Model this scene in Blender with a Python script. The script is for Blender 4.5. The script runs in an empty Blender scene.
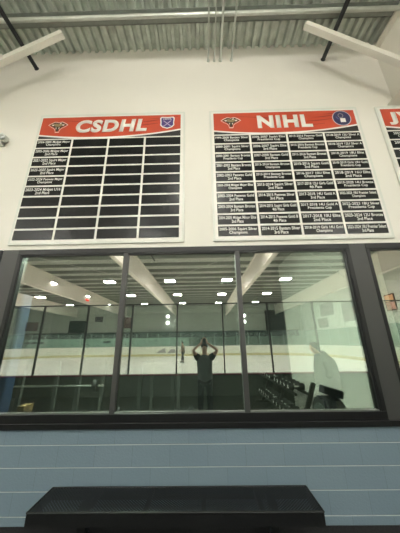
import bpy, math, random
from mathutils import Vector, Matrix
random.seed(7)
scene = bpy.context.scene
COL = scene.collection

# ------------------------------------------------------------------ camera
F_PX, PITCH, ROLL, YAW = 230.86, math.radians(18.0), math.radians(0.83), math.radians(-0.756)
cd = bpy.data.cameras.new('camera'); cam = bpy.data.objects.new('camera', cd); COL.objects.link(cam)
cd.sensor_fit = 'HORIZONTAL'; cd.sensor_width = 36.0; cd.lens = 36.0 * F_PX / 400.0
cd.clip_start = 0.01; cd.clip_end = 200
A = Matrix(((math.cos(YAW), -math.sin(YAW), 0), (math.sin(YAW), math.cos(YAW), 0), (0, 0, 1)))
B = Matrix(((1, 0, 0), (0, math.cos(PITCH), math.sin(PITCH)), (0, -math.sin(PITCH), math.cos(PITCH))))
Cm = Matrix(((math.cos(ROLL), 0, -math.sin(ROLL)), (0, 1, 0), (math.sin(ROLL), 0, math.cos(ROLL))))
V = Cm @ B @ A                       # world -> (right, forward, up)
right, fwd, up = Vector(V[0]), Vector(V[1]), Vector(V[2])
mw = Matrix((right, up, -fwd)).transposed().to_4x4(); mw.translation = (0, 0, 1.84)
cam.matrix_world = mw
scene.camera = cam

# ------------------------------------------------------------------ world and exposure
w = bpy.data.worlds.new('world'); scene.world = w; w.use_nodes = True
w.node_tree.nodes['Background'].inputs[0].default_value = (0.9, 0.95, 0.9, 1)
w.node_tree.nodes['Background'].inputs[1].default_value = 0.02
vs = scene.view_settings
vs.view_transform = 'Standard'; vs.look = 'None'; vs.gamma = 1; vs.use_curve_mapping = False
vs.exposure = 1.06
LAMP_POWER = 62.0       # high bay diffusers over the ice
WALK_FILL_POWER = 15.0      # unseen fill lamps added over the spectator walkway
GYM_FILL_POWER = 150.0

# ------------------------------------------------------------------ materials
MATS = {}
def mat(name, col, rough=0.6, metal=0.0, noise=0.0, nscale=8.0, spec=0.5, emit=None, estr=0.0, bump=0.0):
    if name in MATS: return MATS[name]
    m = bpy.data.materials.new(name); m.use_nodes = True
    nt = m.node_tree; b = nt.nodes['Principled BSDF']
    c = tuple(col) + (1,)
    b.inputs['Base Color'].default_value = c
    b.inputs['Roughness'].default_value = rough; b.inputs['Metallic'].default_value = metal
    b.inputs['Specular IOR Level'].default_value = spec
    if emit: b.inputs['Emission Color'].default_value = tuple(emit) + (1,); b.inputs['Emission Strength'].default_value = estr
    if noise or bump:
        tc = nt.nodes.new('ShaderNodeTexCoord'); n = nt.nodes.new('ShaderNodeTexNoise')
        n.inputs['Scale'].default_value = nscale; n.inputs['Detail'].default_value = 4
        nt.links.new(tc.outputs['Object'], n.inputs['Vector'])
        if noise:
            r = nt.nodes.new('ShaderNodeValToRGB')
            r.color_ramp.elements[0].position = .3; r.color_ramp.elements[1].position = .7
            r.color_ramp.elements[0].color = tuple(x * (1 - noise) for x in col) + (1,)
            r.color_ramp.elements[1].color = tuple(min(1, x * (1 + noise)) for x in col) + (1,)
            nt.links.new(n.outputs['Fac'], r.inputs['Fac']); nt.links.new(r.outputs['Color'], b.inputs['Base Color'])
        if bump:
            bp = nt.nodes.new('ShaderNodeBump'); bp.inputs['Strength'].default_value = bump; bp.inputs['Distance'].default_value = .01
            nt.links.new(n.outputs['Fac'], bp.inputs['Height']); nt.links.new(bp.outputs['Normal'], b.inputs['Normal'])
    MATS[name] = m
    return m

def glassy(name, gloss_col, trans_col, fac, haze=None, hazef=0.0):
    m = bpy.data.materials.new(name); m.use_nodes = True; nt = m.node_tree
    nt.nodes.clear()
    o = nt.nodes.new('ShaderNodeOutputMaterial'); mx = nt.nodes.new('ShaderNodeMixShader')
    g = nt.nodes.new('ShaderNodeBsdfGlossy'); g.inputs['Roughness'].default_value = 0; g.inputs['Color'].default_value = gloss_col + (1,)
    t = nt.nodes.new('ShaderNodeBsdfTransparent'); t.inputs['Color'].default_value = trans_col + (1,)
    mx.inputs[0].default_value = fac
    nt.links.new(t.outputs[0], mx.inputs[1]); nt.links.new(g.outputs[0], mx.inputs[2])
    out = mx
    if haze:
        d = nt.nodes.new('ShaderNodeBsdfDiffuse'); d.inputs['Color'].default_value = haze + (1,)
        m2 = nt.nodes.new('ShaderNodeMixShader'); m2.inputs[0].default_value = hazef
        nt.links.new(mx.outputs[0], m2.inputs[1]); nt.links.new(d.outputs[0], m2.inputs[2]); out = m2
    nt.links.new(out.outputs[0], o.inputs[0])
    MATS[name] = m
    return m

def perforated(name, col):
    m = mat(name, col, rough=.45); nt = m.node_tree; b = nt.nodes['Principled BSDF']
    tc = nt.nodes.new('ShaderNodeTexCoord'); mp = nt.nodes.new('ShaderNodeMapping')
    mp.inputs['Rotation'].default_value = (0, 0, math.radians(45)); mp.inputs['Scale'].default_value = (48, 48, 48)
    v = nt.nodes.new('ShaderNodeTexVoronoi'); v.inputs['Randomness'].default_value = 0; v.inputs['Scale'].default_value = 1
    v.voronoi_dimensions = '2D'
    l = nt.nodes.new('ShaderNodeMath'); l.operation = 'GREATER_THAN'; l.inputs[1].default_value = .34
    nt.links.new(tc.outputs['Object'], mp.inputs[0]); nt.links.new(mp.outputs[0], v.inputs['Vector'])
    nt.links.new(v.outputs['Distance'], l.inputs[0]); nt.links.new(l.outputs[0], b.inputs['Alpha'])
    return m

def block_paint(name):
    m = mat(name, (.155, .205, .225), rough=.42, bump=.25, nscale=60); nt = m.node_tree; b = nt.nodes['Principled BSDF']
    tc = nt.nodes.new('ShaderNodeTexCoord'); mp = nt.nodes.new('ShaderNodeMapping')
    mp.inputs['Rotation'].default_value = (math.radians(-90), 0, 0)
    br = nt.nodes.new('ShaderNodeTexBrick'); br.inputs['Scale'].default_value = 1
    br.inputs['Brick Width'].default_value = .4064; br.inputs['Row Height'].default_value = .2032
    br.inputs['Mortar Size'].default_value = .0028; br.inputs['Mortar Smooth'].default_value = .2
    br.inputs['Color1'].default_value = (.20, .27, .325, 1); br.inputs['Color2'].default_value = (.21, .28, .332, 1)
    br.inputs['Mortar'].default_value = (.165, .22, .25, 1)
    sep = nt.nodes.new('ShaderNodeSeparateXYZ'); cmb = nt.nodes.new('ShaderNodeCombineXYZ')
    ax = nt.nodes.new('ShaderNodeMath'); ax.operation = 'ADD'; ax.inputs[1].default_value = BX
    az = nt.nodes.new('ShaderNodeMath'); az.operation = 'ADD'; az.inputs[1].default_value = BZ
    nt.links.new(tc.outputs['Object'], sep.inputs[0])
    nt.links.new(sep.outputs[0], ax.inputs[0]); nt.links.new(sep.outputs[2], az.inputs[0])
    nt.links.new(ax.outputs[0], cmb.inputs[0]); nt.links.new(az.outputs[0], cmb.inputs[1])
    nt.links.new(cmb.outputs[0], br.inputs['Vector'])
    # overhead light on the bed joint lips, put into the colour as pale lines
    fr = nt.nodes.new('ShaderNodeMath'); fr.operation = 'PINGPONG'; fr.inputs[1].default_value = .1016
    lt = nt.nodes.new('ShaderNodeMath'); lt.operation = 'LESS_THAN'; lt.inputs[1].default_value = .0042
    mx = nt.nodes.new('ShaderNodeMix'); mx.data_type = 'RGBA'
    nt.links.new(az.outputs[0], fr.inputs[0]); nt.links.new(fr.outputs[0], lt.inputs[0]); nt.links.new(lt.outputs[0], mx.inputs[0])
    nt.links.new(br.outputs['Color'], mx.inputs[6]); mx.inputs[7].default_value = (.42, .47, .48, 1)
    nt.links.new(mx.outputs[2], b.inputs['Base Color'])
    return m
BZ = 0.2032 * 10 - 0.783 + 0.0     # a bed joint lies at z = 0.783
BX = 0.188 + 0.2032 + .4064 * 40

white_wall = mat('white_wall_paint', (.80, .765, .70), rough=.75, noise=.015, nscale=1.2, bump=.05)
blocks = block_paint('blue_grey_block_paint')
rubber = mat('black_rubber', (.022, .022, .024), rough=.7, noise=.3, nscale=60)
alum = mat('black_aluminium', (.014, .0145, .015), rough=.38, metal=.2)
alum_grey = mat('dark_grey_aluminium', (.066, .066, .065), rough=.45, metal=.2)
gasket = mat('pale_glazing_bead', (.28, .29, .28), rough=.3, metal=.8)
deck_m = mat('galvanised_deck', (.62, .66, .60), rough=.45, metal=.4, noise=.16, nscale=7)
galv = mat('galvanised_pipe', (.58, .60, .56), rough=.35, metal=.6, noise=.1, nscale=5)
purlin_m = mat('grey_primer_steel', (.28, .30, .27), rough=.5, metal=.3, noise=.08)
cream = mat('cream_steel_paint', (.74, .71, .63), rough=.55)
blackpipe = mat('black_pipe_paint', (.02, .022, .024), rough=.5)
ice_m = mat('ice', (.90, .88, .81), rough=.32, noise=.04, nscale=.6)
panel_white = mat('white_board', (.80, .775, .72), rough=.35)
edge_m = mat('pale_acrylic_edge', (.70, .70, .64), rough=.3)
plate_m = mat('gloss_black_plate', (.009, .009, .010), rough=.27, spec=.4)
red_m = mat('orange_red_print', (.57, .075, .035), rough=.4)
darkred = mat('dark_red_brush_print', (.33, .04, .025), rough=.4)
blackprint = mat('black_print', (.02, .018, .018), rough=.4)
text_w = mat('white_print', (.86, .84, .80), rough=.5)
tan_m = mat('tan_print', (.30, .24, .13), rough=.5)
brown_m = mat('brown_print', (.055, .04, .025), rough=.5)
purple = mat('purple_print', (.075, .045, .20), rough=.45)
navy = mat('navy_print', (.035, .035, .11), rough=.45)
bench_m = perforated('black_perforated_metal', (.009, .0095, .010))
bench_s = mat('black_coated_steel', (.009, .0095, .010), rough=.35, noise=.2, nscale=40)
glass_m = glassy('tinted_window_glass', (1.0, .96, .97), (.72, .80, .71), .385)
rinkglass = glassy('rink_glass', (.8, .9, .9), (.95, .985, .97), .05, (.55, .68, .65), .05)
farglass = glassy('far_rink_glass', (.8, .9, .9), (.85, .93, .9), .05, (.34, .42, .39), .13)
boards_w = mat('white_dasher_panel', (.78, .78, .68), rough=.4)
boards_out = mat('dark_dasher_back', (.075, .085, .065), rough=.6)
kick = mat('yellow_kick_plate', (.62, .56, .30), rough=.4)
cap_red = mat('dark_red_cap', (.13, .02, .03), rough=.4)
post_m = mat('dark_post', (.045, .05, .05), rough=.4, metal=.4)
far_wall_m = mat('grey_green_wall', (.42, .46, .40), rough=.7, noise=.05, nscale=.3)
side_wall_m = mat('pale_green_grey_wall', (.62, .65, .58), rough=.7)
teal_m = mat('pale_teal_panel', (.72, .82, .74), rough=.5)
lamp_m = mat('lamp_diffuser', (.9, .9, .9), emit=(1.0, .975, .90), estr=LAMP_POWER)
walk_m = mat('walk_fill_diffuser', (.9, .9, .9), emit=(1.0, .965, .89), estr=WALK_FILL_POWER)
gym_fill_m = mat('gym_fill_diffuser', (.9, .9, .9), emit=(.93, 1.0, .96), estr=GYM_FILL_POWER)
lamp_case = mat('lamp_case', (.5, .5, .5), rough=.5)
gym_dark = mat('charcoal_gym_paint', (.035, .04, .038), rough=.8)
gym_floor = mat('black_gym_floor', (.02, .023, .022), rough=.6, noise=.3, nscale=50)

# ------------------------------------------------------------------ mesh helpers
class MB:
    def __init__(s): s.v = []; s.f = []; s.smooth = False
    def box(s, x0, x1, y0, y1, z0, z1):
        b = len(s.v)
        s.v += [(x0, y0, z0), (x1, y0, z0), (x1, y1, z0), (x0, y1, z0), (x0, y0, z1), (x1, y0, z1), (x1, y1, z1), (x0, y1, z1)]
        s.f += [tuple(b + i for i in q) for q in ((0, 3, 2, 1), (4, 5, 6, 7), (0, 1, 5, 4), (1, 2, 6, 5), (2, 3, 7, 6), (3, 0, 4, 7))]
        return s
    def prism(s, poly, axis, a, c):
        """poly: 2-D points, extruded along axis ('x','y','z') from a to c"""
        b = len(s.v); n = len(poly)
        for t in (a, c):
            for (p, q) in poly:
                s.v.append({'x': (t, p, q), 'y': (p, t, q), 'z': (p, q, t)}[axis])
        s.f.append(tuple(b + i for i in range(n))); s.f.append(tuple(b + n + i for i in reversed(range(n))))
        for i in range(n):
            j = (i + 1) % n; s.f.append((b + i, b + n + i, b + n + j, b + j))
        return s
    def tube(s, pts, r, n=10, caps=True):
        pts = [Vector(p) for p in pts]; rs = r if isinstance(r, (list, tuple)) else [r] * len(pts)
        b = len(s.v); prev = None
        for i, p in enumerate(pts):
            d = (pts[min(i + 1, len(pts) - 1)] - pts[max(i - 1, 0)]).normalized()
            u = (prev - d * prev.dot(d)) if prev else d.orthogonal()
            u.normalize(); prev = u; vv = d.cross(u)
            for k in range(n):
                a = 2 * math.pi * k / n
                s.v.append(tuple(p + (u * math.cos(a) + vv * math.sin(a)) * rs[i]))
        for i in range(len(pts) - 1):
            for k in range(n):
                k2 = (k + 1) % n
                s.f.append((b + i * n + k, b + i * n + k2, b + (i + 1) * n + k2, b + (i + 1) * n + k))
        if caps:
            s.f.append(tuple(b + k for k in reversed(range(n)))); e = b + (len(pts) - 1) * n
            s.f.append(tuple(e + k for k in range(n)))
        s.smooth = True
        return s
    def beam(s, p, q, wd, h):
        p, q = Vector(p), Vector(q); d = (q - p).normalized()
        sx = d.cross(Vector((0, 0, 1)))
        sx = sx.normalized() if sx.length > .01 else Vector((1, 0, 0))
        sz = sx.cross(d); b = len(s.v)
        for e in (p, q):
            for (i, j) in ((-1, -1), (1, -1), (1, 1), (-1, 1)):
                s.v.append(tuple(e + sx * i * wd / 2 + sz * j * h / 2))
        s.f += [tuple(b + i for i in q) for q in ((0, 1, 2, 3), (7, 6, 5, 4), (0, 4, 5, 1), (1, 5, 6, 2), (2, 6, 7, 3), (3, 7, 4, 0))]
        return s
    def ball(s, c, rx, ry=None, rz=None, n=14, m=9):
        ry = ry or rx; rz = rz or rx; b = len(s.v)
        for i in range(m + 1):
            th = math.pi * i / m
            for k in range(n):
                a = 2 * math.pi * k / n
                s.v.append((c[0] + rx * math.sin(th) * math.cos(a), c[1] + ry * math.sin(th) * math.sin(a), c[2] + rz * math.cos(th)))
        for i in range(m):
            for k in range(n):
                k2 = (k + 1) % n
                s.f.append((b + i * n + k, b + (i + 1) * n + k, b + (i + 1) * n + k2, b + i * n + k2))
        s.smooth = True
        return s
    def build(s, name, m, parent=None, bevel=0):
        me = bpy.data.meshes.new(name); me.from_pydata(s.v, [], s.f); me.materials.append(m); me.update()
        o = bpy.data.objects.new(name, me); COL.objects.link(o)
        if s.smooth:
            for p in me.polygons: p.use_smooth = True
            me.set_sharp_from_angle(angle=math.radians(40))
        if parent: o.parent = parent
        if bevel:
            bv = o.modifiers.new('bevel', 'BEVEL'); bv.width = bevel; bv.segments = 2; bv.limit_method = 'ANGLE'
        return o

def thing(name, label, cat, loc=(0, 0, 0), group=None):
    o = bpy.data.objects.new(name, None); COL.objects.link(o); o.location = loc
    o['label'] = label; o['category'] = cat
    if group: o['group'] = group
    return o
def tag(o, label, cat, group=None):
    o['label'] = label; o['category'] = cat
    if group: o['group'] = group
    return o
def struct(o, label=None):
    o['kind'] = 'structure'
    if label: o['label'] = label
    return o
def copy_tree(o, parent=None):
    c = o.copy(); COL.objects.link(c)
    if parent: c.parent = parent
    for ch in list(o.children): copy_tree(ch, c)
    return c
def rel(mb, loc):
    mb.v = [(x - loc[0], y - loc[1], z - loc[2]) for (x, y, z) in mb.v]; return mb

def text_mesh(body, align='CENTER', bold=0.0, shear=0.0, spacing=1.0, line=1.0, res=2):
    cu = bpy.data.curves.new('lettering', 'FONT'); cu.body = body; cu.align_x = align; cu.size = 1
    cu.offset = bold; cu.shear = shear; cu.space_character = spacing; cu.space_line = line; cu.resolution_u = res
    o = bpy.data.objects.new('lettering', cu); COL.objects.link(o)
    dg = bpy.context.evaluated_depsgraph_get(); dg.update()
    me = bpy.data.meshes.new_from_object(o.evaluated_get(dg))
    bpy.data.objects.remove(o)
    return me
def place_text(body, x0, x1, z0, z1, y, m, parent, loc, name='lettering', keep=False, th=.0, **kw):
    """fit the lettering in the rectangle x0..x1, z0..z1 on the plane y (facing -y)"""
    me = text_mesh(body, **kw)
    xs = [v.co.x for v in me.vertices]; ys = [v.co.y for v in me.vertices]
    w_, h_ = max(xs) - min(xs), max(ys) - min(ys)
    sx, sz = (x1 - x0) / w_, (z1 - z0) / h_
    ox = x0 - min(xs) * sx; oz = z0 - min(ys) * sz
    for v in me.vertices:
        v.co = Vector((v.co.x * sx + ox - loc[0], y - loc[1], v.co.y * sz + oz - loc[2]))
    me.materials.clear(); me.materials.append(m); me.update()
    o = bpy.data.objects.new(name, me); COL.objects.link(o); o.parent = parent
    if th:
        sd = o.modifiers.new('thickness', 'SOLIDIFY'); sd.thickness = th; sd.offset = 0
    return o

# ------------------------------------------------------------------ dimensions
YW = 2.973            # face of the window wall
YG = 3.0              # glass plane
def ry(v): return 2 * YG - v    # a depth seen in the mirror glass -> the place's real y
ZD = 7.24             # underside of the roof deck
ZT, ZGT, ZGB, ZS = 3.097, 3.02, 1.078, 0.936   # window head, glass top, glass bottom, sill bottom
X0, X1 = -29.0, 14.9
YF = ry(36)           # far wall

# ------------------------------------------------------------------ setting
mb = MB().box(X0, X1, YF, YW + .0, -.2, 0); struct(mb.build('floor', rubber))
# block wall below the windows, with tooled bed joints
prof = [(YW + .25, 0), (YW, 0)]
z = .783 - .2032 * 3
while z < ZS - .01:
    if z > .02: prof += [(YW, z - .0045), (YW + .006, z - .0005), (YW, z + .0055)][0:3]
    z += .2032
prof += [(YW, ZS), (YW + .25, ZS)]
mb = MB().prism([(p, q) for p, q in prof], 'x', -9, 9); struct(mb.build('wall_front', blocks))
WIN = [(-6.85, -2.755), (-2.516, 1.955), (2.264, 6.4)]
mb = MB().box(-9, 9, YW, YW + .25, ZT, 8.0)
mb.box(-9, -6.9, YW, YW + .25, ZS, ZT).box(6.45, 9, YW, YW + .25, ZS, ZT)
mb.box(X0, -9, YW, YW + .25, 0, 8.0).box(9, X1, YW, YW + .25, 0, 8.0)
struct(mb.build('wall_upper', white_wall))
mb = MB().box(-9, 9, YW - .008, YW, 0, .1); struct(mb.build('baseboard_front', rubber))
mb = MB().box(X0, X1, YF - .2, YF, 0, 8.2); struct(mb.build('wall_back', far_wall_m))
mb = MB().box(X1, X1 + .2, YF, YW + .25, 0, 8.2); struct(mb.build('wall_right', side_wall_m))
mb = MB().box(X0 - .2, X0, YF, YW + .25, 0, 8.2); struct(mb.build('wall_left', side_wall_m))
# ribbed roof deck, ribs running away from the wall
pts = []; x = X0; pitch = .1524
while x < X1:
    pts += [(x, ZD), (x + .050, ZD), (x + .066, ZD + .072), (x + .130, ZD + .072)]
    x += pitch
poly = pts + [(X1 + .2, ZD + .08), (X0, ZD + .08)]
b = MB()
n = len(pts)
for yy in (YF, YW): b.v += [(p, yy, q) for p, q in pts]
for i in range(n - 1): b.f.append((i, i + 1, n + i + 1, n + i))
b.box(X0, X1 + .2, YF, YW, ZD + .075, ZD + .11)
struct(b.build('ceiling', deck_m))

# window frames
def window(idx, x0, x1, mull, lf, rf):
    fr = MB()
    fr.box(x0 - lf, x1 + rf, YW - .012, YG + .09, ZGT, ZT)               # head
    fr.box(x0 - lf, x1 + rf, YW - .035, YG + .09, ZS, ZS + .055)           # sill nose
    fr.box(x0 - lf, x1 + rf, YW - .012, YG + .09, ZS + .055, ZGB)
    fr.box(x0 - lf, x0, YW - .012, YG + .09, ZGB, ZGT).box(x1, x1 + rf, YW - .012, YG + .09, ZGB, ZGT)
    o = struct(fr.build('window_%d' % idx, alum, bevel=.004))
    st = MB()
    st.box(x0, x0 + .016, YW - .002, YG - .004, ZGB, ZGT).box(x1 - .016, x1, YW - .002, YG - .004, ZGB, ZGT)
    st.box(x0, x1, YW - .002, YG - .004, ZGT - .016, ZGT)
    st.build('inner_bead', alum, o)
    sb = MB().box(x0 + .016, x1 - .016, YW + .004, YG - .004, ZGB, ZGB + .012); sb.build('sill_bead', gasket, o)
    edges = [x0] + mull + [x1]
    for mx in mull:
        MB().box(mx - .03, mx + .03, YW - .012, YG + .08, ZGB, ZGT).build('mullion', alum_grey, o, bevel=.004)
    for a, c in zip(edges[:-1], edges[1:]):
        MB().box(a, c, YG, YG + .008, ZGB, ZGT).build('pane', glass_m, o)
    return o
window(1, -6.85, -2.84, [-5.4, -4.0], .03, .03)
window(2, -2.516, 1.955, [-1.06, .473], .055, .055)
window(3, 2.264, 6.4, [3.7, 5.0], .035, .03)
struct(MB().box(-2.795, -2.571, YW - .006, YG + .1, ZS + .055, ZT).build('trim_1', alum_grey))
struct(MB().box(2.010, 2.229, YW - .006, YG + .1, ZS + .055, ZT).build('trim_2', alum_grey))
struct(MB().box(-2.795, -2.571, YW - .03, YG + .1, ZS, ZS + .055).box(2.010, 2.229, YW - .03, YG + .1, ZS, ZS + .055).build('trim_3', alum))

# ------------------------------------------------------------------ roof steel
PUR_G = 'steel purlins under the roof deck'
yy = 2.425; k = 0
while yy > YF + .3:
    mb = MB().box(X0, X1, yy - .055, yy + .035, 7.0, 7.012).box(X0, X1, yy + .023, yy + .035, 7.0, ZD).box(X0, X1, yy - .055, yy + .035, ZD - .012, ZD - .001)
    o = mb.build('roof_purlin', purlin_m)
    tag(o, 'grey steel purlin nearest the white wall, under the roof deck' if k == 0 else 'grey steel purlin crossing under the roof deck beyond the first one', 'beam', None if k == 0 else PUR_G)
    yy -= 1.5; k += 1
tag(MB().tube([(X0 + 1, 2.33, 6.955), (-1.9, 2.33, 6.955), (3.30, 2.33, 6.955)], .034, 12).build('conduit_pipe', galv),
    'thick galvanised pipe running along the ceiling parallel to the white wall', 'pipe')
RAFL = {3.35: 'cream steel rafter at top right, meeting the wall above the cut-off board',
        -4.2: 'cream steel rafter mirrored in the left and middle panes',
        -11.9: 'cream steel rafter mirrored low in the left pane, thin sloping line',
        -19.6: 'cream steel rafter over the left end of the ice rink', 10.9: 'cream steel rafter beside the rink end wall, mirrored in the right pane'}
for x, lb in RAFL.items():
    t = thing('roof_rafter', lb, 'beam', (x, 0, 6.3))
    MB().box(-.012, .012, YF + .05, YW - .002, -.63, .66).build('web', cream, t)
    MB().box(-.13, .13, YF + .05, YW - .002, -.655, -.63).build('bottom_flange', cream, t)
    MB().box(-.10, .10, YF + .05, YW - .002, .66, .695).build('top_flange', cream, t)
def brace(p, q, lb):
    tag(MB().beam(p, q, .085, .10).build('brace', cream), lb, 'brace')
brace((1.76, 2.42, 6.77), (3.33, 2.42, 5.60), 'cream diagonal brace at top right, from purlin down to rafter')
brace((-2.26, 2.42, 6.74), (-4.1, 2.53, 5.67), 'cream diagonal brace at top left, sloping down to the left')
tag(MB().tube([(-3.10, YW + .02, 6.83), (-3.10, -8, 6.83)], .036).tube([(-3.10, YW - .012, 6.83), (-3.10, YW, 6.83)], .044).build('sprinkler_pipe', blackpipe),
    'black pipe entering the white wall at top left', 'pipe')
tag(MB().tube([(2.33, YW + .02, 6.85), (2.33, -8, 6.85)], .036).tube([(2.33, YW - .012, 6.85), (2.33, YW, 6.85)], .044).build('sprinkler_pipe', blackpipe),
    'black pipe entering the white wall at top right', 'pipe')
for x, r, lb in ((.172, .014, 'leftmost thin steel conduit of the four entering the wall above the boards'),
              (.288, .012, 'second from left of the four thin steel conduits at top centre'),
              (.402, .021, 'thickest of the four steel conduits at top centre, third from left'),
              (.612, .017, 'rightmost of the four thin steel conduits at top centre, set apart')):
    t = thing('conduit', lb, 'pipe', (x, YW, 6.90))
    MB().tube([(0, 0, 0), (0, -6, 0)], r).build('tube', galv, t)
    MB().tube([(0, 0, 0), (0, -.03, 0)], r + .012).build('wall_fitting', galv, t)
# thin tie rods under the roof, over the ice
for a, c, lb in (((-12, ry(11), 6.9), (-4.3, ry(17), 6.2), 'thin steel tie rod crossing under the roof at the left of the rink'),
              ((-4, ry(18), 6.2), (2.0, ry(12.5), 6.6), 'thin steel tie rod crossing between the two nearer rafters'),
              ((3.5, ry(10), 6.9), (10.8, ry(17), 6.2), 'thin steel tie rod crossing under the roof at the right')):
    tag(MB().tube([a, c], .018, 6).build('tie_rod', galv), lb, 'rod')

# ------------------------------------------------------------------ ceiling lights
def fixture(mt, w_=.8, d_=.62, deep=.03):
    t = thing('ceiling_light', '', 'ceiling light')
    MB().box(-w_ / 2, w_ / 2, -d_ / 2, d_ / 2, 0, .09).build('housing', lamp_case, t, bevel=.01)
    MB().box(-w_ / 2 + .03, w_ / 2 - .03, -d_ / 2 + .03, d_ / 2 - .03, -deep, -.001).build('diffuser', mt, t)
    for s in (-1, 1): MB().tube([(s * .3, 0, .09), (s * .3, 0, .56)], .006, 6).build('hanger', blackpipe, t)
    return t
f0 = fixture(lamp_m)
first = True
cols = [(-21.3, 'leftmost'), (-16.8, 'second from left'), (-12.15, 'third from left'), (-7.4, 'fourth from left'), (-2.62, 'fifth from left'),
        (1.87, 'third from right'), (6.45, 'second from right'), (11.6, 'rightmost')]
rows = [(ry(10.75), 'first row from the window'), (ry(17.65), 'second row from the window'), (ry(23.3), 'third row from the window'), (ry(29.0), 'farthest row')]
for r_, (y, rl) in enumerate(rows):
    for x, cl in cols:
        o = f0 if first else copy_tree(f0); first = False
        o.location = (x, y, 6.42)
        o['label'] = 'lit high bay lamp over the ice, %s, %s' % (rl, cl)
        o['group'] = 'high bay lamps over the ice'
f1 = fixture(walk_m, 1.1, .5, .42)  # added out of view to brighten the white wall and boards
for i, (x, cl) in enumerate(((-.05, 'middle one'), (-8.6, 'left one'), (8.5, 'right one'))):
    o = f1 if i == 0 else copy_tree(f1)
    o.location = (x, -.9, 6.66); o['group'] = 'added fill lamps over the walkway'
    o['label'] = 'added fill lamp over the walkway behind the photographer, %s' % cl

# ------------------------------------------------------------------ award boards
def fan(name, pts, y, m, parent, loc, th=.0015):
    mb = MB().prism(pts, 'y', y, y + th); rel(mb, loc)
    return mb.build(name, m, parent)
def bez(p0, p1, p2, n=14):
    return [((1 - t) ** 2 * p0[0] + 2 * t * (1 - t) * p1[0] + t * t * p2[0], (1 - t) ** 2 * p0[1] + 2 * t * (1 - t) * p1[1] + t * t * p2[1]) for t in [i / n for i in range(n + 1)]]
def strips(top, bot, name, y, m, parent, loc, th=.0015):
    mb = MB(); 
    for i in range(len(top) - 1): mb.prism([top[i], top[i + 1], bot[i + 1], bot[i]], 'y', y, y + th)
    rel(mb, loc); return mb.build(name, m, parent)
def shapes(polys, name, y, m, parent, loc, th=.0015):
    mb = MB()
    for p in polys: mb.prism(p, 'y', y, y + th)
    rel(mb, loc); return mb.build(name, m, parent)
def ell(cx, cz, a, c, n=28): return [(cx + a * math.cos(2 * math.pi * i / n), cz + c * math.sin(2 * math.pi * i / n)) for i in range(n)]

def snake_logo(cx, cz, Y, t, loc):
    def P(l, s=1.0): return [(cx + s * (px - 190) * .00128, cz - s * (pz - 165) * .00155) for px, pz in l]
    out = [(58, 150), (90, 126), (140, 102), (175, 107), (190, 115), (205, 107), (240, 102), (290, 126), (322, 150), (285, 176), (246, 196), (226, 216), (214, 256), (166, 256), (154, 216), (134, 196), (95, 176)]
    lg = fan('emblem', P(out), Y, text_w, t, loc)
    fan('emblem_ground', P([(190 + (a - 190) * .93, 172 + (c - 172) * .90) for a, c in out]), Y - .001, red_m, lg, loc)
    hd = [(76, 150), (142, 114), (176, 118), (190, 126), (204, 118), (238, 114), (304, 150), (240, 184), (214, 204), (204, 240), (176, 240), (166, 204), (140, 184)]
    shapes([P(hd)], 'emblem_head', Y - .002, brown_m, lg, loc)
    shapes([P([(130, 138), (165, 128), (190, 140), (215, 128), (250, 138), (236, 166), (206, 174), (174, 174), (144, 166)]), P([(92, 150), (122, 136), (122, 160)]), P([(258, 136), (288, 150), (258, 160)])], 'emblem_scales', Y - .003, tan_m, lg, loc)
    for q in ([(108, 146), (138, 146), (130, 162), (114, 160)], [(242, 146), (272, 146), (266, 160), (250, 162)], [(164, 186), (178, 190), (171, 214)], [(202, 190), (216, 186), (209, 214)], [(205, 132), (232, 118), (222, 142)]):
        fan('emblem_fang', P(q), Y - .004, text_w, lg, loc)
def shield_logo(cx, cz, Y, t, loc):
    def sh(s): return [(cx + .92 * s * a, cz + .88 * s * c) for a, c in ((-.135, .12), (-.11, .15), (0, .142), (.11, .15), (.135, .12), (.125, .0), (.13, -.06), (.09, -.115), (0, -.15), (-.09, -.115), (-.13, -.06), (-.125, 0))]
    lg = fan('crest', sh(1), Y, text_w, t, loc)
    fan('crest_field', sh(.84), Y - .001, purple, lg, loc)
    place_text('CSDHL', cx - .075, cx + .075, cz + .065, cz + .095, Y - .0025, text_w, lg, loc, 'crest_lettering', bold=.02)
    shapes([[(cx - .07, cz + .04), (cx - .055, cz + .045), (cx + .06, cz - .07), (cx + .085, cz - .07), (cx + .085, cz - .082), (cx + .05, cz - .082)],
            [(cx + .07, cz + .04), (cx + .055, cz + .045), (cx - .06, cz - .07), (cx - .085, cz - .07), (cx - .085, cz - .082), (cx - .05, cz - .082)]], 'crossed_sticks', Y - .002, mat('lilac_print', (.5, .42, .6)), lg, loc)
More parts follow.
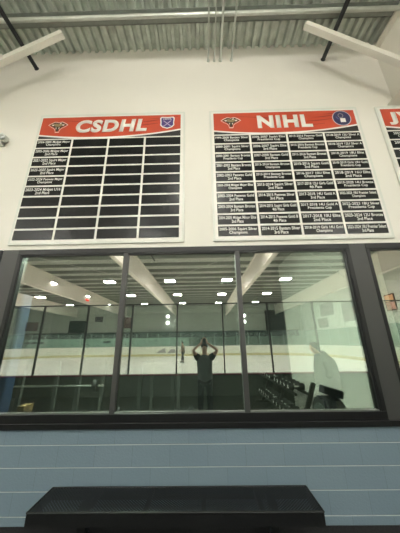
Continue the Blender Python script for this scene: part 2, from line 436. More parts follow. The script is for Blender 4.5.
def round_logo(cx, cz, Y, t, loc):
    lg = fan('crest', ell(cx, cz, .155, .165), Y, mat('grey_white_print', (.55, .5, .55)), t, loc)
    fan('crest_field', ell(cx, cz, .142, .152), Y - .001, navy, lg, loc)
    mb = MB()
    for i in range(20):
        a, c = 2 * math.pi * i / 20, 2 * math.pi * (i + 1) / 20
        mb.prism([(cx - .01 + .045 * math.cos(a), cz + .055 + .05 * math.sin(a)), (cx - .01 + .045 * math.cos(c), cz + .055 + .05 * math.sin(c)),
                  (cx - .01 + .035 * math.cos(c), cz + .055 + .04 * math.sin(c)), (cx - .01 + .035 * math.cos(a), cz + .055 + .04 * math.sin(a))], 'y', Y - .002, Y - .001)
    rel(mb, loc).build('crest_ring', mat('grey_print', (.35, .33, .36)), lg)
    shapes([[(cx - .03, cz - .09), (cx + .055, cz - .09), (cx + .055, cz - .005), (cx - .03, cz - .005)]], 'crest_block', Y - .002, text_w, lg, loc)
    shapes([[(cx - .10, cz + .03), (cx - .08, cz + .035), (cx - .05, cz - .02), (cx - .07, cz - .025)]], 'crest_stroke', Y - .002, mat('blue_grey_print', (.12, .13, .3)), lg, loc)

def board(xl, xr, cl, cr, title, tx0, tx1, shear, texts, label, logo, ncol=4):
    ZB0, ZB1, CB, CT = 3.165, 5.60, 3.205, 5.045
    loc = (xl, YW, ZB0); t = thing('award_board', label, 'wall board', loc)
    Y = YW - .024
    rel(MB().box(xl + .03, xr - .03, Y, YW - .001, ZB0 + .03, ZB1 - .03), loc).build('panel', panel_white, t)
    fr = MB().box(xl, xr, Y - .002, YW - .001, ZB0, ZB0 + .03).box(xl, xr, Y - .002, YW - .001, ZB1 - .03, ZB1).box(xl, xl + .03, Y - .002, YW - .001, ZB0 + .03, ZB1 - .03).box(xr - .03, xr, Y - .002, YW - .001, ZB0 + .03, ZB1 - .03)
    rel(fr, loc).build('border', edge_m, t)
    # header print: black ground, white swoosh, red field
    Yp = Y - .0015; HT = 5.535; HB = 5.075
    h = rel(MB().box(cl, cr, Yp, Yp + .0014, HB, HT), loc).build('header_print', blackprint, t)
    wsw = bez((cl, 5.165), ((cl + cr) / 2, 4.99), (cr, 5.225), 24); wsw = [(a, max(c, HB - .0)) for a, c in wsw]
    lo = [(a, max(HB, c - .032)) for a, c in wsw]
    strips([(a, HT) for a, c in wsw], wsw, 'red_field', Yp - .001, red_m, h, loc, .001)
    wb = bez((cl, 5.165), ((cl + cr) / 2, 4.99), (cr, 5.225), 24)
    strips([(a, max(c, HB)) for a, c in wb], [(a, max(HB - .02, min(HB, c - .03) if c - .03 < HB else c - .03)) for a, c in wb], 'white_swoosh', Yp - .001, text_w, h, loc, .001)
    W = cr - cl; br = []
    for (u, vz, ln, sl, th) in ((.12, 5.47, .5, -.10, .016), (.3, 5.41, .35, -.09, .012), (.62, 5.31, .22, .05, .022), (.70, 5.39, .16, .05, .018), (.78, 5.46, .2, .04, .020), (.58, 5.22, .2, .04, .014)):
        a = cl + u * W; c = min(cr, a + ln * W)
        br.append([(a, vz), (c, vz + sl), (c, vz + sl - th * .4), ((a + c) / 2, vz + sl / 2 - th)])
    shapes(br, 'brush_strokes', Yp - .002, darkred, h, loc, .001)
    place_text(title, tx0, tx1, 5.185, 5.46, Yp - .004, text_w, h, loc, 'title_lettering', bold=.048, shear=shear, spacing=1.12, res=5, th=.003)
    if logo: 
        snake_logo(cl + .29, 5.345, Yp - .0022, t, loc); logo(cr - .225, 5.36, Yp - .0022, t, loc)
    gx, pz = .034, (CT - CB) / 10; cw = (cr - cl + gx) / ncol
    plate = None
    for c in range(ncol):
        for r in range(10):
            zt = CT - r * pz; x0 = cl + c * cw; x1 = x0 + cw - gx
            if plate is None:
                plate = rel(MB().box(0, cw - gx, -.005, 0, -(pz - .031), 0), (0, 0, 0)).build('nameplate', plate_m, t, bevel=.0015); p = plate
            else:
                p = plate.copy(); COL.objects.link(p); p.parent = t
            p.location = (x0 - loc[0], Y - loc[1], zt - loc[2])
            s = texts.get((c, r))
            if s:
                l1, l2 = s.split('/')
                me = text_mesh(s.replace('/', '\n'), bold=.012, line=.86)
                xs = [v.co.x for v in me.vertices]; ys = [v.co.y for v in me.vertices]
                w_, h_ = max(xs) - min(xs), max(ys) - min(ys)
                sz = .112 / h_; sx = min((cw - gx - .03) / w_, sz * 1.0)
                cx = (max(xs) + min(xs)) / 2; cz = (max(ys) + min(ys)) / 2
                for v in me.vertices: v.co = Vector(((v.co.x - cx) * sx + (cw - gx) / 2, -.0062, (v.co.y - cz) * sz - (pz - .031) / 2))
                me.materials.clear(); me.materials.append(text_w)
                o = bpy.data.objects.new('plate_lettering', me); COL.objects.link(o); o.parent = p
    return t
T1 = ['2004-2005 Midget Major/Champions', '2005-2006 Midget Major/2nd Place', '2021-2022 Squirt Major/2nd Place', '2022-2023 Squirt Major/2nd Place', '2022-2024 Peewee Major/Champions', '2023-2024 Midget U16/2nd Place']
board(-2.745, -.255, -2.70, -.33, 'CSDHL', -2.10, -.895, .12, {(0, i): s for i, s in enumerate(T1)},
      'white award board headed CSDHL, mostly blank black plates, only six lettered', shield_logo)
T2 = [['1999-2000 Bantam Silver/Champions', '2000-2001 Squirt Silver/Champions', '2000-2001 Bantam Bronze/Presidents Cup', '2001-2002 Bantam Bronze/2nd Place', '2002-2003 Peewee Gold/2nd Place',
       '2003-2004 Midget Major Elite/Champions', '2003-2004 Peewee Gold/2nd Place', '2003-2004 Bantam Bronze/3rd Place', '2004-2005 Midget Minor Elite/2nd Place', '2005-2006 Squirt Silver/Champions'],
      ['2006-2007 Squirt Elite/Presidents Cup', '2006-2007 Squirt Elite/3rd Place', '2007-2008 Bantam Gold/3rd Place', '2013-2014 Bantam Bronze/Champions', '2013-2014 Bantam Bronze/Presidents Cup',
       '2013-2014 Squirt Silver/2nd Place', '2014-2015 Peewee Silver/3rd Place', '2014-2015 Squirt Girls Gold/4th Place', '2014-2015 Peewee Gold B/4th Place', '2014-2015 Bantam Silver/3rd Place'],
      ['2015-2016 Peewee Gold/Champions', '2015-2016 Bantam Bronze/Presidents Cup', '2015-2016 Bantam Bronze/2nd Place', '2015-2016 Squirt Gold/2nd Place', '2016-2017 10U Elite/Champions',
       '2017-2018 12U Girls Gold/4th Place', '2017-2018 14U Gold A/3rd Place', '2017-2018 14U Gold A/Presidents Cup', '2017-2018 10U Elite/2nd Place', '2018-2019 Girls 14U Gold/Champions'],
      ['2018-2019 12U Silver A/Champions', '2018-2019 12U Silver A/Champions', '2018-2019 18U Elite/Champions', '2018-2019 Girls 14U Gold/Presidents Cup', '2018-2019 16U Elite/2nd Place',
       '2019-2020 14U Bronze/Presidents Cup', '2022-2023 18U Premier Select/Champions', '2022-2023 18U Silver/Presidents Cup', '2023-2024 12U Bronze/2nd Place', '2023-2024 18U Premier Select/3rd Place']]
board(.155, 2.655, .225, 2.59, 'NIHL', .955, 1.865, 0.0, {(c, r): s for c, col in enumerate(T2) for r, s in enumerate(col)},
      'white award board headed NIHL, every black plate lettered', round_logo)
board(2.97, 5.47, 3.04, 5.40, 'JWHL', 3.13, 4.3, 0.0, {(0, 0): '2001-2002 Girls/Champions', (0, 1): '2002-2003 Girls/2nd Place', (0, 2): '2003-2004 Girls/Champions'},
      'award board cut off by the right edge, header starting with J', None)

# emergency lamp on the wall at the left edge
t = thing('emergency_light', 'silver twin-head emergency light on the white wall left of the board', 'emergency light', (-3.42, YW, 5.03))
MB().box(-.16, .16, -.07, -.001, -.08, .10).build('housing', mat('white_plastic', (.7, .7, .66)), t, bevel=.012)
for s in (-1, 1):
    MB().tube([(s * .14, -.05, .0), (s * .19, -.07, .0)], .02).build('arm', galv, t)
    h = MB().tube([(s * .20, -.02, .03), (s * .22, -.06, .02), (s * .225, -.10, .0), (s * .225, -.15, -.02)], [.015, .045, .058, .062], 14).build('lamp_head', galv, t)
    MB().ball((s * .225, -.15, -.02), .052, .02, .05).build('lens', mat('clear_lens', (.7, .72, .7), rough=.1, metal=.6), h)

# ------------------------------------------------------------------ bench
BXL, BXR, BYF, BYB, BZt = -1.565, .99, 2.535, 2.90, .45
t = thing('bench', 'long black perforated metal bench against the block wall', 'bench', (-.3, 2.72, 0))
L = (-.3, 2.72, 0)
rel(MB().box(BXL + .012, BXR - .012, BYF + .012, BYB - .012, BZt - .004, BZt), L).build('seat', bench_m, t)
rim = MB().tube([(BXL, BYF, BZt - .004), (BXR, BYF, BZt - .004)], .009, 8).tube([(BXL, BYB, BZt - .004), (BXR, BYB, BZt - .004)], .009, 8)
rim.tube([(BXL, BYF, BZt - .004), (BXL, BYB, BZt - .004)], .009, 8).tube([(BXR, BYF, BZt - .004), (BXR, BYB, BZt - .004)], .009, 8)
rim.box(BXL, BXR, BYF - .004, BYF + .006, BZt - .10, BZt - .004).box(BXL, BXR, BYB - .006, BYB + .004, BZt - .10, BZt - .004)
rim.box(BXL - .004, BXL + .006, BYF, BYB, BZt - .10, BZt - .004).box(BXR - .006, BXR + .004, BYF, BYB, BZt - .10, BZt - .004)
rel(rim, L).build('apron', bench_s, t)
for k in range(1, 5):
    xx = BXL + (BXR - BXL) * k / 5
    rel(MB().box(xx - .02, xx + .02, BYF + .02, BYB - .02, BZt - .035, BZt - .006), L).build('cross_brace', bench_s, t)
for xx in (-1.14, .60):
    rel(MB().box(xx - .04, xx + .04, 2.68, 2.76, .008, BZt - .03).box(xx - .04, xx + .04, BYF + .03, BYB - .03, 0, .010).box(xx - .03, xx + .03, BYF + .03, BYB - .03, BZt - .075, BZt - .036), L).build('leg', bench_s, t, bevel=.004)

# ------------------------------------------------------------------ ice rink behind the photographer
NEAR, FAR, RXL, RXR, RAD = ry(6.82), ry(33.3), -27.0, 14.1, 8.0
def rink_path(off=0.0):
    """open path: from the near right corner's start round the far side to the near left corner's start"""
    P = []
    def arc(cx, cy, a0, a1, n=18):
        for i in range(n + 1):
            a = math.radians(a0 + (a1 - a0) * i / n); P.append((cx + (RAD + off) * math.cos(a), cy + (RAD + off) * math.sin(a)))
    arc(RXR - RAD, NEAR - RAD, 90, 0); arc(RXR - RAD, FAR + RAD, 0, -90)
    arc(RXL + RAD, FAR + RAD, -90, -180); arc(RXL + RAD, NEAR - RAD, 180, 90)
    return P
pin = rink_path(0)
mb = MB(); n = len(pin); mb.v = [(a, c, .012) for a, c in pin] + [(a, c, .002) for a, c in pin]
mb.f = [tuple(range(n)), tuple(range(2 * n - 1, n - 1, -1))] + [(i, i + n, (i + 1) % n + n, (i + 1) % n) for i in range(n)]
o = mb.build('floor_ice', ice_m); struct(o)
def sweep(path, o0, o1, z0, z1):
    a, c = [], []
    m = MB(); n = len(path)
    nor = []
    for i, (x, y) in enumerate(path):
        p, q = path[max(0, i - 1)], path[min(n - 1, i + 1)]
        d = Vector((q[0] - p[0], q[1] - p[1])).normalized(); nor.append((-d.y, d.x))   # outwards for a clockwise path
    for i, (x, y) in enumerate(path):
        nx, ny = nor[i]
        m.v += [(x + nx * o0, y + ny * o0, z0), (x + nx * o1, y + ny * o1, z0), (x + nx * o1, y + ny * o1, z1), (x + nx * o0, y + ny * o0, z1)]
    for i in range(n - 1):
        for k in range(4):
            k2 = (k + 1) % 4; m.f.append((i * 4 + k, (i + 1) * 4 + k, (i + 1) * 4 + k2, i * 4 + k2))
    m.f += [(0, 1, 2, 3), (n * 4 - 1, n * 4 - 2, n * 4 - 3, n * 4 - 4)]
    return m
path = rink_path()
# drop duplicate points
P2 = [path[0]]
for p in path[1:]:
    if (Vector(p) - Vector(P2[-1])).length > .02: P2.append(p)
path = P2
t = thing('dasher_boards', 'white dasher boards with glass running all round the ice rink', 'rink boards', (0, 0, 0))
sweep(path, 0, .08, .0, 1.24).build('board_panel', boards_w, t)
sweep(path, -.012, -.001, .013, .30).build('kick_plate', kick, t)
sweep(path, -.015, .10, 1.24, 1.275).build('cap_rail', mat('pale_cap', (.55, .6, .55)), t)
sweep(path, .035, .047, 1.275, 2.95).build('glass', farglass, t)
# posts along it
acc = 0; L_ = 1.55; cnt = 0
post_src = None
for i in range(len(path) - 1):
    p, q = Vector(path[i]), Vector(path[i + 1]); d = (q - p).length
    if acc == 0: s = 0
    while acc <= d:
        pt = p + (q - p) * (acc / d); nn = (q - p).normalized(); pt = pt + Vector((-nn.y, nn.x)) * .041
        if post_src is None: post_src = MB().box(-.022, .022, -.022, .022, 1.276, 2.97).build('glass_post', mat('pale_post', (.42, .5, .46)), t); po = post_src
        else: po = post_src.copy(); COL.objects.link(po); po.parent = t
        po.location = (pt.x, pt.y, 0); cnt += 1
        acc += L_ if cnt < 66 else 1e9
    acc -= d
# near boards, beside the walkway
NX0, NX1 = RXL + RAD, RXR - RAD
MB().box(NX0, NX1, NEAR - .06, NEAR, 0, .985).build('board_panel', boards_w, t)
MB().box(NX0, NX1, NEAR + .001, NEAR + .07, 0, .985).build('outer_panel', boards_out, t)
MB().box(NX0, NX1, NEAR - .07, NEAR + .09, .985, 1.02).build('cap_rail', cap_red, t)
k = 0; x = -4.7 - 1.31 * 10
pane = post = None
while x < NX1:
    if post is None:
        post = MB().box(-.020, .020, -.02, .03, 1.021, 2.9).build('glass_post', post_m, t); p = post
        pane = MB().box(.03, 1.28, .0, .012, 1.021, 2.88).build('glass_pane', rinkglass, t); g = pane
    else:
        p = post.copy(); COL.objects.link(p); p.parent = t
        g = pane.copy(); COL.objects.link(g); g.parent = t
    p.location = (x, NEAR, 0); g.location = (x, NEAR, 0); x += 1.31
MB().box(NX0, NX1, NEAR - .004, NEAR + .018, 2.885, 2.915).build('top_rail', post_m, t)
# team-box back panel behind the far boards
tag(MB().box(-25, -2.2, FAR - .75, FAR - .68, 0, 2.42).build('partition_panel', teal_m), 'long pale teal panel behind the far left dasher boards', 'panel')
rt = thing('railing', 'dark railing running above the teal panel along the far side', 'railing', (0, FAR - 1.2, 0))
MB().box(-26, 13.5, -.02, .02, 3.22, 3.28).build('rail', post_m, rt)
MB().box(-26, 13.5, -.01, .01, 2.45, 3.2).build('infill_mesh', glassy('rail_mesh', (.1, .1, .1), (.40, .45, .43), .1, (.05, .07, .065), .6), rt)
x = -26
while x < 13.6:
    MB().box(x - .03, x + .03, -.03, .03, 0, 3.22).build('post', post_m, rt); x += 1.6

# far wall panels
def wall_panel(name, x0, x1, z0, z1, m, lb, cat):
    tag(MB().box(x0, x1, YF + .001, YF + .06, z0, z1).build(name, m, bevel=.01), lb, cat)
wall_panel('wall_banner', -27.3, -25.4, 3.7, 5.0, mat('dull_maroon', (.13, .075, .07)), 'dull maroon banner on the far wall at the left end', 'banner')
wall_panel('scoreboard', -20.6, -18.1, 3.35, 5.1, mat('black_green', (.015, .03, .022)), 'black scoreboard on the far wall seen in the left pane', 'scoreboard')
wall_panel('wall_banner', -16.7, -15.5, 4.9, 5.7, mat('dark_slate', (.06, .07, .07)), 'small dark slate banner high beside the scoreboard', 'banner')
wall_panel('wall_banner', -12.7, -11.0, 3.9, 5.5, mat('dull_brown_red', (.13, .06, .055)), 'brownish red banner on the far wall beside the first mullion', 'banner')
wall_panel('curtain', 9.3, 12.4, 3.3, 6.3, mat('charcoal_curtain', (.02, .024, .022)), 'charcoal curtain on the far wall near the right corner', 'curtain')
wall_panel('wall_duct', -10, 9, 5.75, 5.95, mat('pale_duct', (.40, .43, .40)), 'long pale duct along the far wall', 'duct')
def side_panel(y0, y1, z0, z1, m, lb, name='wall_banner', cat='banner'):
    tag(MB().box(X1 - .06, X1 - .001, y0, y1, z0, z1).build(name, m, bevel=.01), lb, cat)
gb = mat('grey_banner', (.26, .28, .26))
side_panel(ry(30), ry(27), 4.6, 6.1, gb, 'upper grey banner on the rink end wall nearer the corner')
side_panel(ry(31), ry(28.6), 3.3, 4.4, gb, 'lower grey banner on the rink end wall nearer the corner')
side_panel(ry(25.3), ry(22.8), 3.6, 5.6, gb, 'large grey banner on the rink end wall beside the small red one')
side_panel(ry(23.6), ry(21.8), 4.2, 4.9, mat('salmon_red', (.55, .12, .10)), 'small salmon red banner on the rink end wall')
t = thing('wall_sign', 'framed tan and red sign on the end wall, mirrored in the rightmost window', 'sign', (X1, ry(18.6), 4.6))
MB().box(-.08, -.002, -.5, .5, -.65, .65).build('frame', mat('dark_brown_wood', (.08, .04, .02)), t)
MB().box(-.085, -.081, -.42, .42, .05, .57).build('upper_print', mat('tan_orange', (.75, .42, .22)), t)
MB().box(-.085, -.081, -.42, .42, -.57, 0).build('lower_print', mat('pale_pink_print', (.7, .35, .28)), t)
tag(MB().ball((-12.2, ry(23.3) + .0, 6.02), .5, .5, .16).build('warning_beacon', mat('red_plastic', (.75, .04, .04), emit=(1, .05, .04), estr=.5)), 'flat red beacon hanging under a high bay lamp', 'beacon')
for (x, z_, lb) in ((-5.5, 5.55, 'upper'), (-5.5, 4.6, 'lower')):
    tag(MB().ball((x, YF + .12, z_), .26, .12, .26).build('wall_lamp', mat('small_lamp', (.9, .9, .9), emit=(1, 1, .95), estr=6)), '%s round white lamp on the far wall in the middle pane' % lb, 'wall lamp', 'left pair of round lamps on the far wall')
for (x, z_, lb) in ((6.1, 5.5, 'upper'), (6.1, 4.6, 'lower')):
    tag(MB().ball((x, YF + .12, z_), .26, .12, .26).build('wall_lamp', MATS['small_lamp']), '%s round white lamp on the far wall beside the second mullion' % lb, 'wall lamp', 'right pair of round lamps on the far wall')
# marks on the far boards
def flat_mark(name, polys, y, m, lb):
    mb = MB()
    for p in polys: mb.prism(p, 'y', y, y + .01)
    tag(mb.build(name, m), lb, 'board advert')
dk = mat('dark_mark', (.05, .06, .06)); gm = mat('grey_mark', (.30, .29, .30))
flat_mark('board_advert', [ell(-25.0 + i * .95, 1.95, .5, .16, 12) for i in range(3)], FAR - .675, dk, 'dark oval lettered mark on the teal panel at the far left')
flat_mark('board_advert', [ell(-13.7, 1.95, .55, .16, 12)], FAR - .675, dk, 'dark oval mark on the teal panel beside the first mullion')
flat_mark('board_advert', [[(-6.6, .45), (-5.2, .45), (-5.4, 1.05)], [(-5.0, .4), (-3.9, .45), (-4.0, .85), (-4.6, .9)]], FAR + .005, gm, 'grey triangular advert on the far dasher boards left of the skater')
flat_mark('board_advert', [[(-20.6, .25), (-20.2, .25), (-20.2, 1.1), (-20.6, 1.1)]], FAR + .005, mat('rust', (.35, .10, .05)), 'narrow rust red mark on the far left dasher boards')

# ------------------------------------------------------------------ gym room behind the window
GY0, GY1, GX0, GX1 = YG + .25, 9.2, -8.6, 2.42
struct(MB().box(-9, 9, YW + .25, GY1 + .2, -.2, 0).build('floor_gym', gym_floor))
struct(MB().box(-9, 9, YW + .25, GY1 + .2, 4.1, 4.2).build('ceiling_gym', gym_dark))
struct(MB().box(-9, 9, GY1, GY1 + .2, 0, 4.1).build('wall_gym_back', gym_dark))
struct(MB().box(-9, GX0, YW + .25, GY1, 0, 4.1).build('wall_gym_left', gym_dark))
struct(MB().box(GX1, GX1 + .15, YW + .25, 7.1, 0, 4.1).build('wall_gym_right', white_wall))
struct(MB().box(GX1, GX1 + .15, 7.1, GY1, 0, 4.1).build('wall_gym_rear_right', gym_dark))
g = fixture(gym_fill_m, .9, .9); g.location = (-1.6, 5.0, 3.95); g['label'] = 'square fill lamp added out of view inside the gym behind the window'  # unseen lamp, added to light the white side wall of the gym
for c in g.children:
    if c.name.startswith('hanger'): c.scale = (1, 1, .12); c.location = (0, 0, .08)

# dumbbell rack
t = thing('dumbbell_rack', 'black two-tier dumbbell rack along the white wall inside the gym', 'rack', (1.93, 6.8, 0))
ends = (-1.5, 0, 1.5)
for e in ends:
    MB().beam((-.12, e, .02), (.30, e, 1.0), .06, .08).box(-.33, .33, e - .03, e + .03, 0, .05).build('upright', bench_s, t)
for zz, xx in ((.78, .02), (.28, -.06)):
    MB().box(xx - .16, xx - .12, -1.6, 1.6, zz, zz + .0485).box(xx + .10, xx + .14, -1.6, 1.6, zz, zz + .0485).build('shelf_rail', bench_s, t)
def dumbbell():
    d = thing('dumbbell', '', 'dumbbell')
    hexa = [(.075 * math.cos(math.radians(60 * i)), .075 * math.sin(math.radians(60 * i))) for i in range(6)]
    MB().tube([(-.06, 0, 0), (.06, 0, 0)], .015).build('handle', galv, d)
    for s in (-1, 1):
        hd = MB().prism(hexa, 'x', s * .06, s * .17).build('head', rubber, d, bevel=.008)
        if s < 0: MB().prism([(.034 * math.cos(a / 8 * 2 * math.pi), .042 * math.sin(a / 8 * 2 * math.pi)) for a in range(8)], 'x', -.174, -.1705).build('weight_mark', text_w, hd)
    return d
db = dumbbell(); first = True
for zz, xx, nm in ((.895, .02, 'top'), (.395, -.06, 'lower')):
    for yo in (-1.25, -1.0, -.75, -.5, -.25, .25, .5, .75, 1.0, 1.25):
        o = db if first else copy_tree(db); first = False
        o.location = (1.93 + xx, 6.8 + yo, zz)
        o['label'] = 'black dumbbell with a white end mark on the %s tier of the gym rack' % nm
        o['group'] = 'dumbbells on the %s tier of the rack' % nm
# exercise machine near the glass
t = thing('exercise_machine', 'black exercise machine with round flywheel and slanted pad inside the gym', 'exercise machine', (1.72, 3.68, 0))
MB().tube([(-.12, 0, .76), (.12, 0, .76)], [.33, .33], 28).build('flywheel_guard', rubber, t, bevel=.02)
MB().tube([(-.14, 0, .76), (.14, 0, .76)], [.24, .24], 28).build('flywheel', mat('dull_grey_green', (.10, .12, .11), rough=.5), t)
MB().beam((-.10, -.05, 1.19), (.17, -.05, 1.11), .14, .10).build('pad', rubber, t, bevel=.015)
MB().box(.02, .07, -.03, .03, 1.0, 1.14).build('pad_post', bench_s, t)
MB().box(-.06, .06, -.40, .40, .30, .45).box(-.3, .3, -.43, -.35, 0, .06).box(-.3, .3, .35, .43, 0, .06).box(-.04, .04, -.42, -.36, .05, .32).box(-.04, .04, .36, .42, .05, .32).build('base', bench_s, t)
# power rack
steel = mat('gym_steel', (.10, .105, .10), rough=.4, metal=.3)
def power_rack(x0, x1, y0, y1, h, rail, lb):
    t = thing('power_rack', lb, 'rack', (x0, y0, 0))
    for xx in (0, x1 - x0):
        for yy in (0, y1 - y0): MB().box(xx - .035, xx + .035, yy - .035, yy + .035, 0, h).build('upright', steel, t)
    W = x1 - x0; D_ = y1 - y0
    MB().box(-.035, W + .035, -.03, .03, h - .07, h).box(-.035, W + .035, D_ - .03, D_ + .03, h - .07, h).box(-.03, .03, 0, D_, h - .07, h).box(W - .03, W + .03, 0, D_, h - .07, h).build('top_frame', steel, t)
    br = MB().tube([(-.5, -.08, rail), (W + .5, -.08, rail)], .016).build('barbell', galv, t)
    MB().tube([(W + .32, -.08, rail), (W + .40, -.08, rail)], .10, 18).build('plate', rubber, br)
    MB().tube([(-.40, -.08, rail), (-.32, -.08, rail)], .10, 18).build('plate', rubber, br)
    return t
power_rack(-3.35, -2.30, 4.6, 5.7, 1.6, 1.12, 'dark steel power rack inside the gym at the left')
power_rack(-1.25, -.62, 4.9, 6.0, 1.45, .62, 'narrower dark steel power rack inside the gym near the first mullion')
tag(MB().box(-3.06, -2.82, 3.55, 3.75, .02, 2.6).build('wall_pad', mat('blue_vinyl', (.015, .04, .10), rough=.5), bevel=.03), 'tall blue vinyl pad standing at the left end of the window', 'pad')
tag(MB().box(-2.83, -2.72, 3.9, 4.1, 0, .95).build('plyo_box', mat('brown_plywood', (.16, .10, .04), rough=.6), bevel=.01), 'small brown wooden box inside the gym beside the blue pad', 'box')

# ------------------------------------------------------------------ people
def skin(name, verts, edges, m, parent=None, sub=2, root=0):
    """verts: (x,y,z,rx[,ry])"""
    me = bpy.data.meshes.new(name); me.from_pydata([v[:3] for v in verts], edges, []); me.materials.append(m)
    o = bpy.data.objects.new(name, me); COL.objects.link(o)
    sk = o.modifiers.new('skin', 'SKIN'); sk.use_smooth_shade = True
    if not me.skin_vertices: me.skin_vertices.new() if hasattr(me.skin_vertices, 'new') else None
    lay = me.skin_vertices[0].data
    for i, v in enumerate(verts):
        lay[i].radius = (v[3], v[4] if len(v) > 4 else v[3]); lay[i].use_root = (i == root)
    ss = o.modifiers.new('sub', 'SUBSURF'); ss.levels = sub; ss.render_levels = sub
    dg = bpy.context.evaluated_depsgraph_get(); dg.update()
    m2 = bpy.data.meshes.new_from_object(o.evaluated_get(dg)); bpy.data.objects.remove(o)
    m2.name = name; o = bpy.data.objects.new(name, m2); COL.objects.link(o)
    if not m2.materials: m2.materials.append(m)
    for p in m2.polygons: p.use_smooth = True
    if parent: o.parent = parent
    return o
skin_m = mat('skin', (.52, .33, .24), rough=.55); hair_m = mat('dark_hair', (.03, .022, .018), rough=.7)
black_cloth = mat('black_cloth', (.012, .012, .014), rough=.85); grey_cloth = mat('grey_shirt', (.075, .082, .085), rough=.85)
shoe_m = mat('black_shoes', (.02, .02, .02), rough=.5); eye_m = mat('eye_white', (.7, .7, .7)); 

def head_parts(t, c, d, hair=True):
    """c: head centre, d: +1 facing +y ; -x handled by rotation of t"""
    x, y, z = c
    h = MB().ball((x, y - .028, z + .035), .083, .088, .093, 16, 10).ball((x, y - .06, z - .01), .074, .05, .09, 14, 8)
    h.build('hair', hair_m, t)
    for s in (-1, 1): MB().ball((x + s * .032, y + .086, z + .0), .012, .008, .008, 8, 6).build('eye', eye_m, t)
    MB().ball((x, y + .093, z - .062), .024, .008, .006, 10, 6).build('mouth', mat('lips', (.35, .13, .11)), t)
def hand(verts, edges, wi, w, d, curl, side):
    """append a palm and five fingers to a skin skeleton; wi wrist index, w wrist point, d direction, curl bend direction, side thumb side"""
    w = Vector(w); d = Vector(d).normalized(); curl = Vector(curl).normalized(); side = Vector(side).normalized()
    b = len(verts); p = w + d * .05
    verts.append((*p, .028, .018)); edges.append((wi, b))
    for i, (o_, L) in enumerate(((.026, .070), (.009, .078), (-.009, .073), (-.026, .058))):
        k = w + d * .088 + side * o_; a = k + d * L * .42 + curl * L * .18; e = a + d * L * .22 + curl * L * .38
        n = len(verts); verts += [(*k, .0105), (*a, .009), (*e, .0075)]
        edges += [(b, n), (n, n + 1), (n + 1, n + 2)]
    k = w + d * .028 + side * .033; a = k + d * .03 + side * .022; e = a + d * .026 + curl * .018
    n = len(verts); verts += [(*k, .013), (*a, .011), (*e, .009)]; edges += [(b, n), (n, n + 1), (n + 1, n + 2)]

def loft(name, rings, m, parent, n=20):
    # closed garment: elliptical rings (x, y, z, rx, ry)
    mb = MB()
    for (x, y, z, a, c) in rings:
        for k in range(n):
            q = 2 * math.pi * k / n; mb.v.append((x + a * math.cos(q), y + c * math.sin(q), z))
    for i in range(len(rings) - 1):
        for k in range(n):
            k2 = (k + 1) % n; mb.f.append((i * n + k, i * n + k2, (i + 1) * n + k2, (i + 1) * n + k))
    mb.f.append(tuple(reversed(range(n)))); mb.f.append(tuple((len(rings) - 1) * n + k for k in range(n)))
    mb.smooth = True
    return mb.build(name, m, parent)

# photographer, arms raised, phone held overhead
t = thing('person', 'person in grey shirt with black sleeves holding a phone up, mirrored in the middle pane', 'person', (0, -.27, 0))
Vv = [(0, 0, .98, .10), (0, 0, 1.15, .09), (0, .0, 1.35, .10), (0, -.0, 1.46, .07), (0, .01, 1.54, .052), (0, .03, 1.62, .068, .075), (0, .035, 1.70, .078, .088), (0, .03, 1.76, .05, .06),
      (.09, 0, .93, .085), (.11, .01, .50, .055), (.12, -.01, .09, .038), (.12, .12, .045, .035, .03),
      (-.09, 0, .93, .085), (-.11, .01, .50, .055), (-.12, -.01, .09, .038), (-.12, .12, .045, .035, .03),
      (.18, 0, 1.46, .055), (.325, .16, 1.63, .040), (.075, .215, 1.80, .026),
      (-.17, 0, 1.46, .055), (-.285, .16, 1.63, .040), (-.075, .215, 1.80, .026),
      (0, .125, 1.665, .014)]
Ee = [(0, 1), (1, 2), (2, 3), (3, 4), (4, 5), (5, 6), (6, 7), (0, 8), (8, 9), (9, 10), (10, 11), (0, 12), (12, 13), (13, 14), (14, 15), (3, 16), (16, 17), (17, 18), (3, 19), (19, 20), (20, 21), (6, 22)]
hand(Vv, Ee, 18, (.075, .215, 1.80), (-.25, .15, 1), (-1, .2, 0), (0, 1, -.1))
hand(Vv, Ee, 21, (-.075, .215, 1.80), (.25, .15, 1), (1, .2, 0), (0, 1, -.1))
body = skin('body', Vv, Ee, skin_m, t)
head_parts(t, (0, .035, 1.69), 1)
loft('shirt', [(0, 0, .86, .185, .135), (0, 0, 1.0, .185, .14), (0, 0, 1.2, .185, .135), (0, 0, 1.36, .195, .13), (0, 0, 1.46, .185, .105), (0, .005, 1.50, .11, .08), (0, .01, 1.525, .065, .065)], grey_cloth, t)
for s, ex in ((1, .27), (-1, -.245)):
    skin('sleeve', [(s * .11, 0, 1.43, .11), (s * .19, .0, 1.46, .09), (ex, .09, 1.565, .072)], [(0, 1), (1, 2)], black_cloth, t)
skin('trousers', [(0, 0, .97, .150, .115), (.095, 0, .88, .098), (.11, .01, .50, .075), (.12, -.01, .08, .065), (-.095, 0, .88, .098), (-.11, .01, .50, .075), (-.12, -.01, .08, .065)],
     [(0, 1), (1, 2), (2, 3), (0, 4), (4, 5), (5, 6)], black_cloth, t)
for s in (1, -1): MB().ball((s * .12, .06, .045), .05, .14, .045).build('shoe', shoe_m, t)
ph = thing('phone', 'black phone held up by the person in the grey shirt', 'phone', (0, 0, 1.84))
ph.rotation_euler = (PITCH, 0, 0)
MB().box(-.037, .037, -.026, -.017, -.03, .112).build('case', mat('phone_black', (.015, .015, .017), rough=.3), ph, bevel=.003)
MB().box(-.02, .02, -.017, -.013, -.02, .02).build('camera_bump', mat('phone_bump', (.03, .03, .035), rough=.2), ph, bevel=.002)
MB().box(-.034, .034, -.0275, -.0262, -.025, .107).build('screen', mat('screen_glass', (.02, .02, .03), rough=.1), ph)

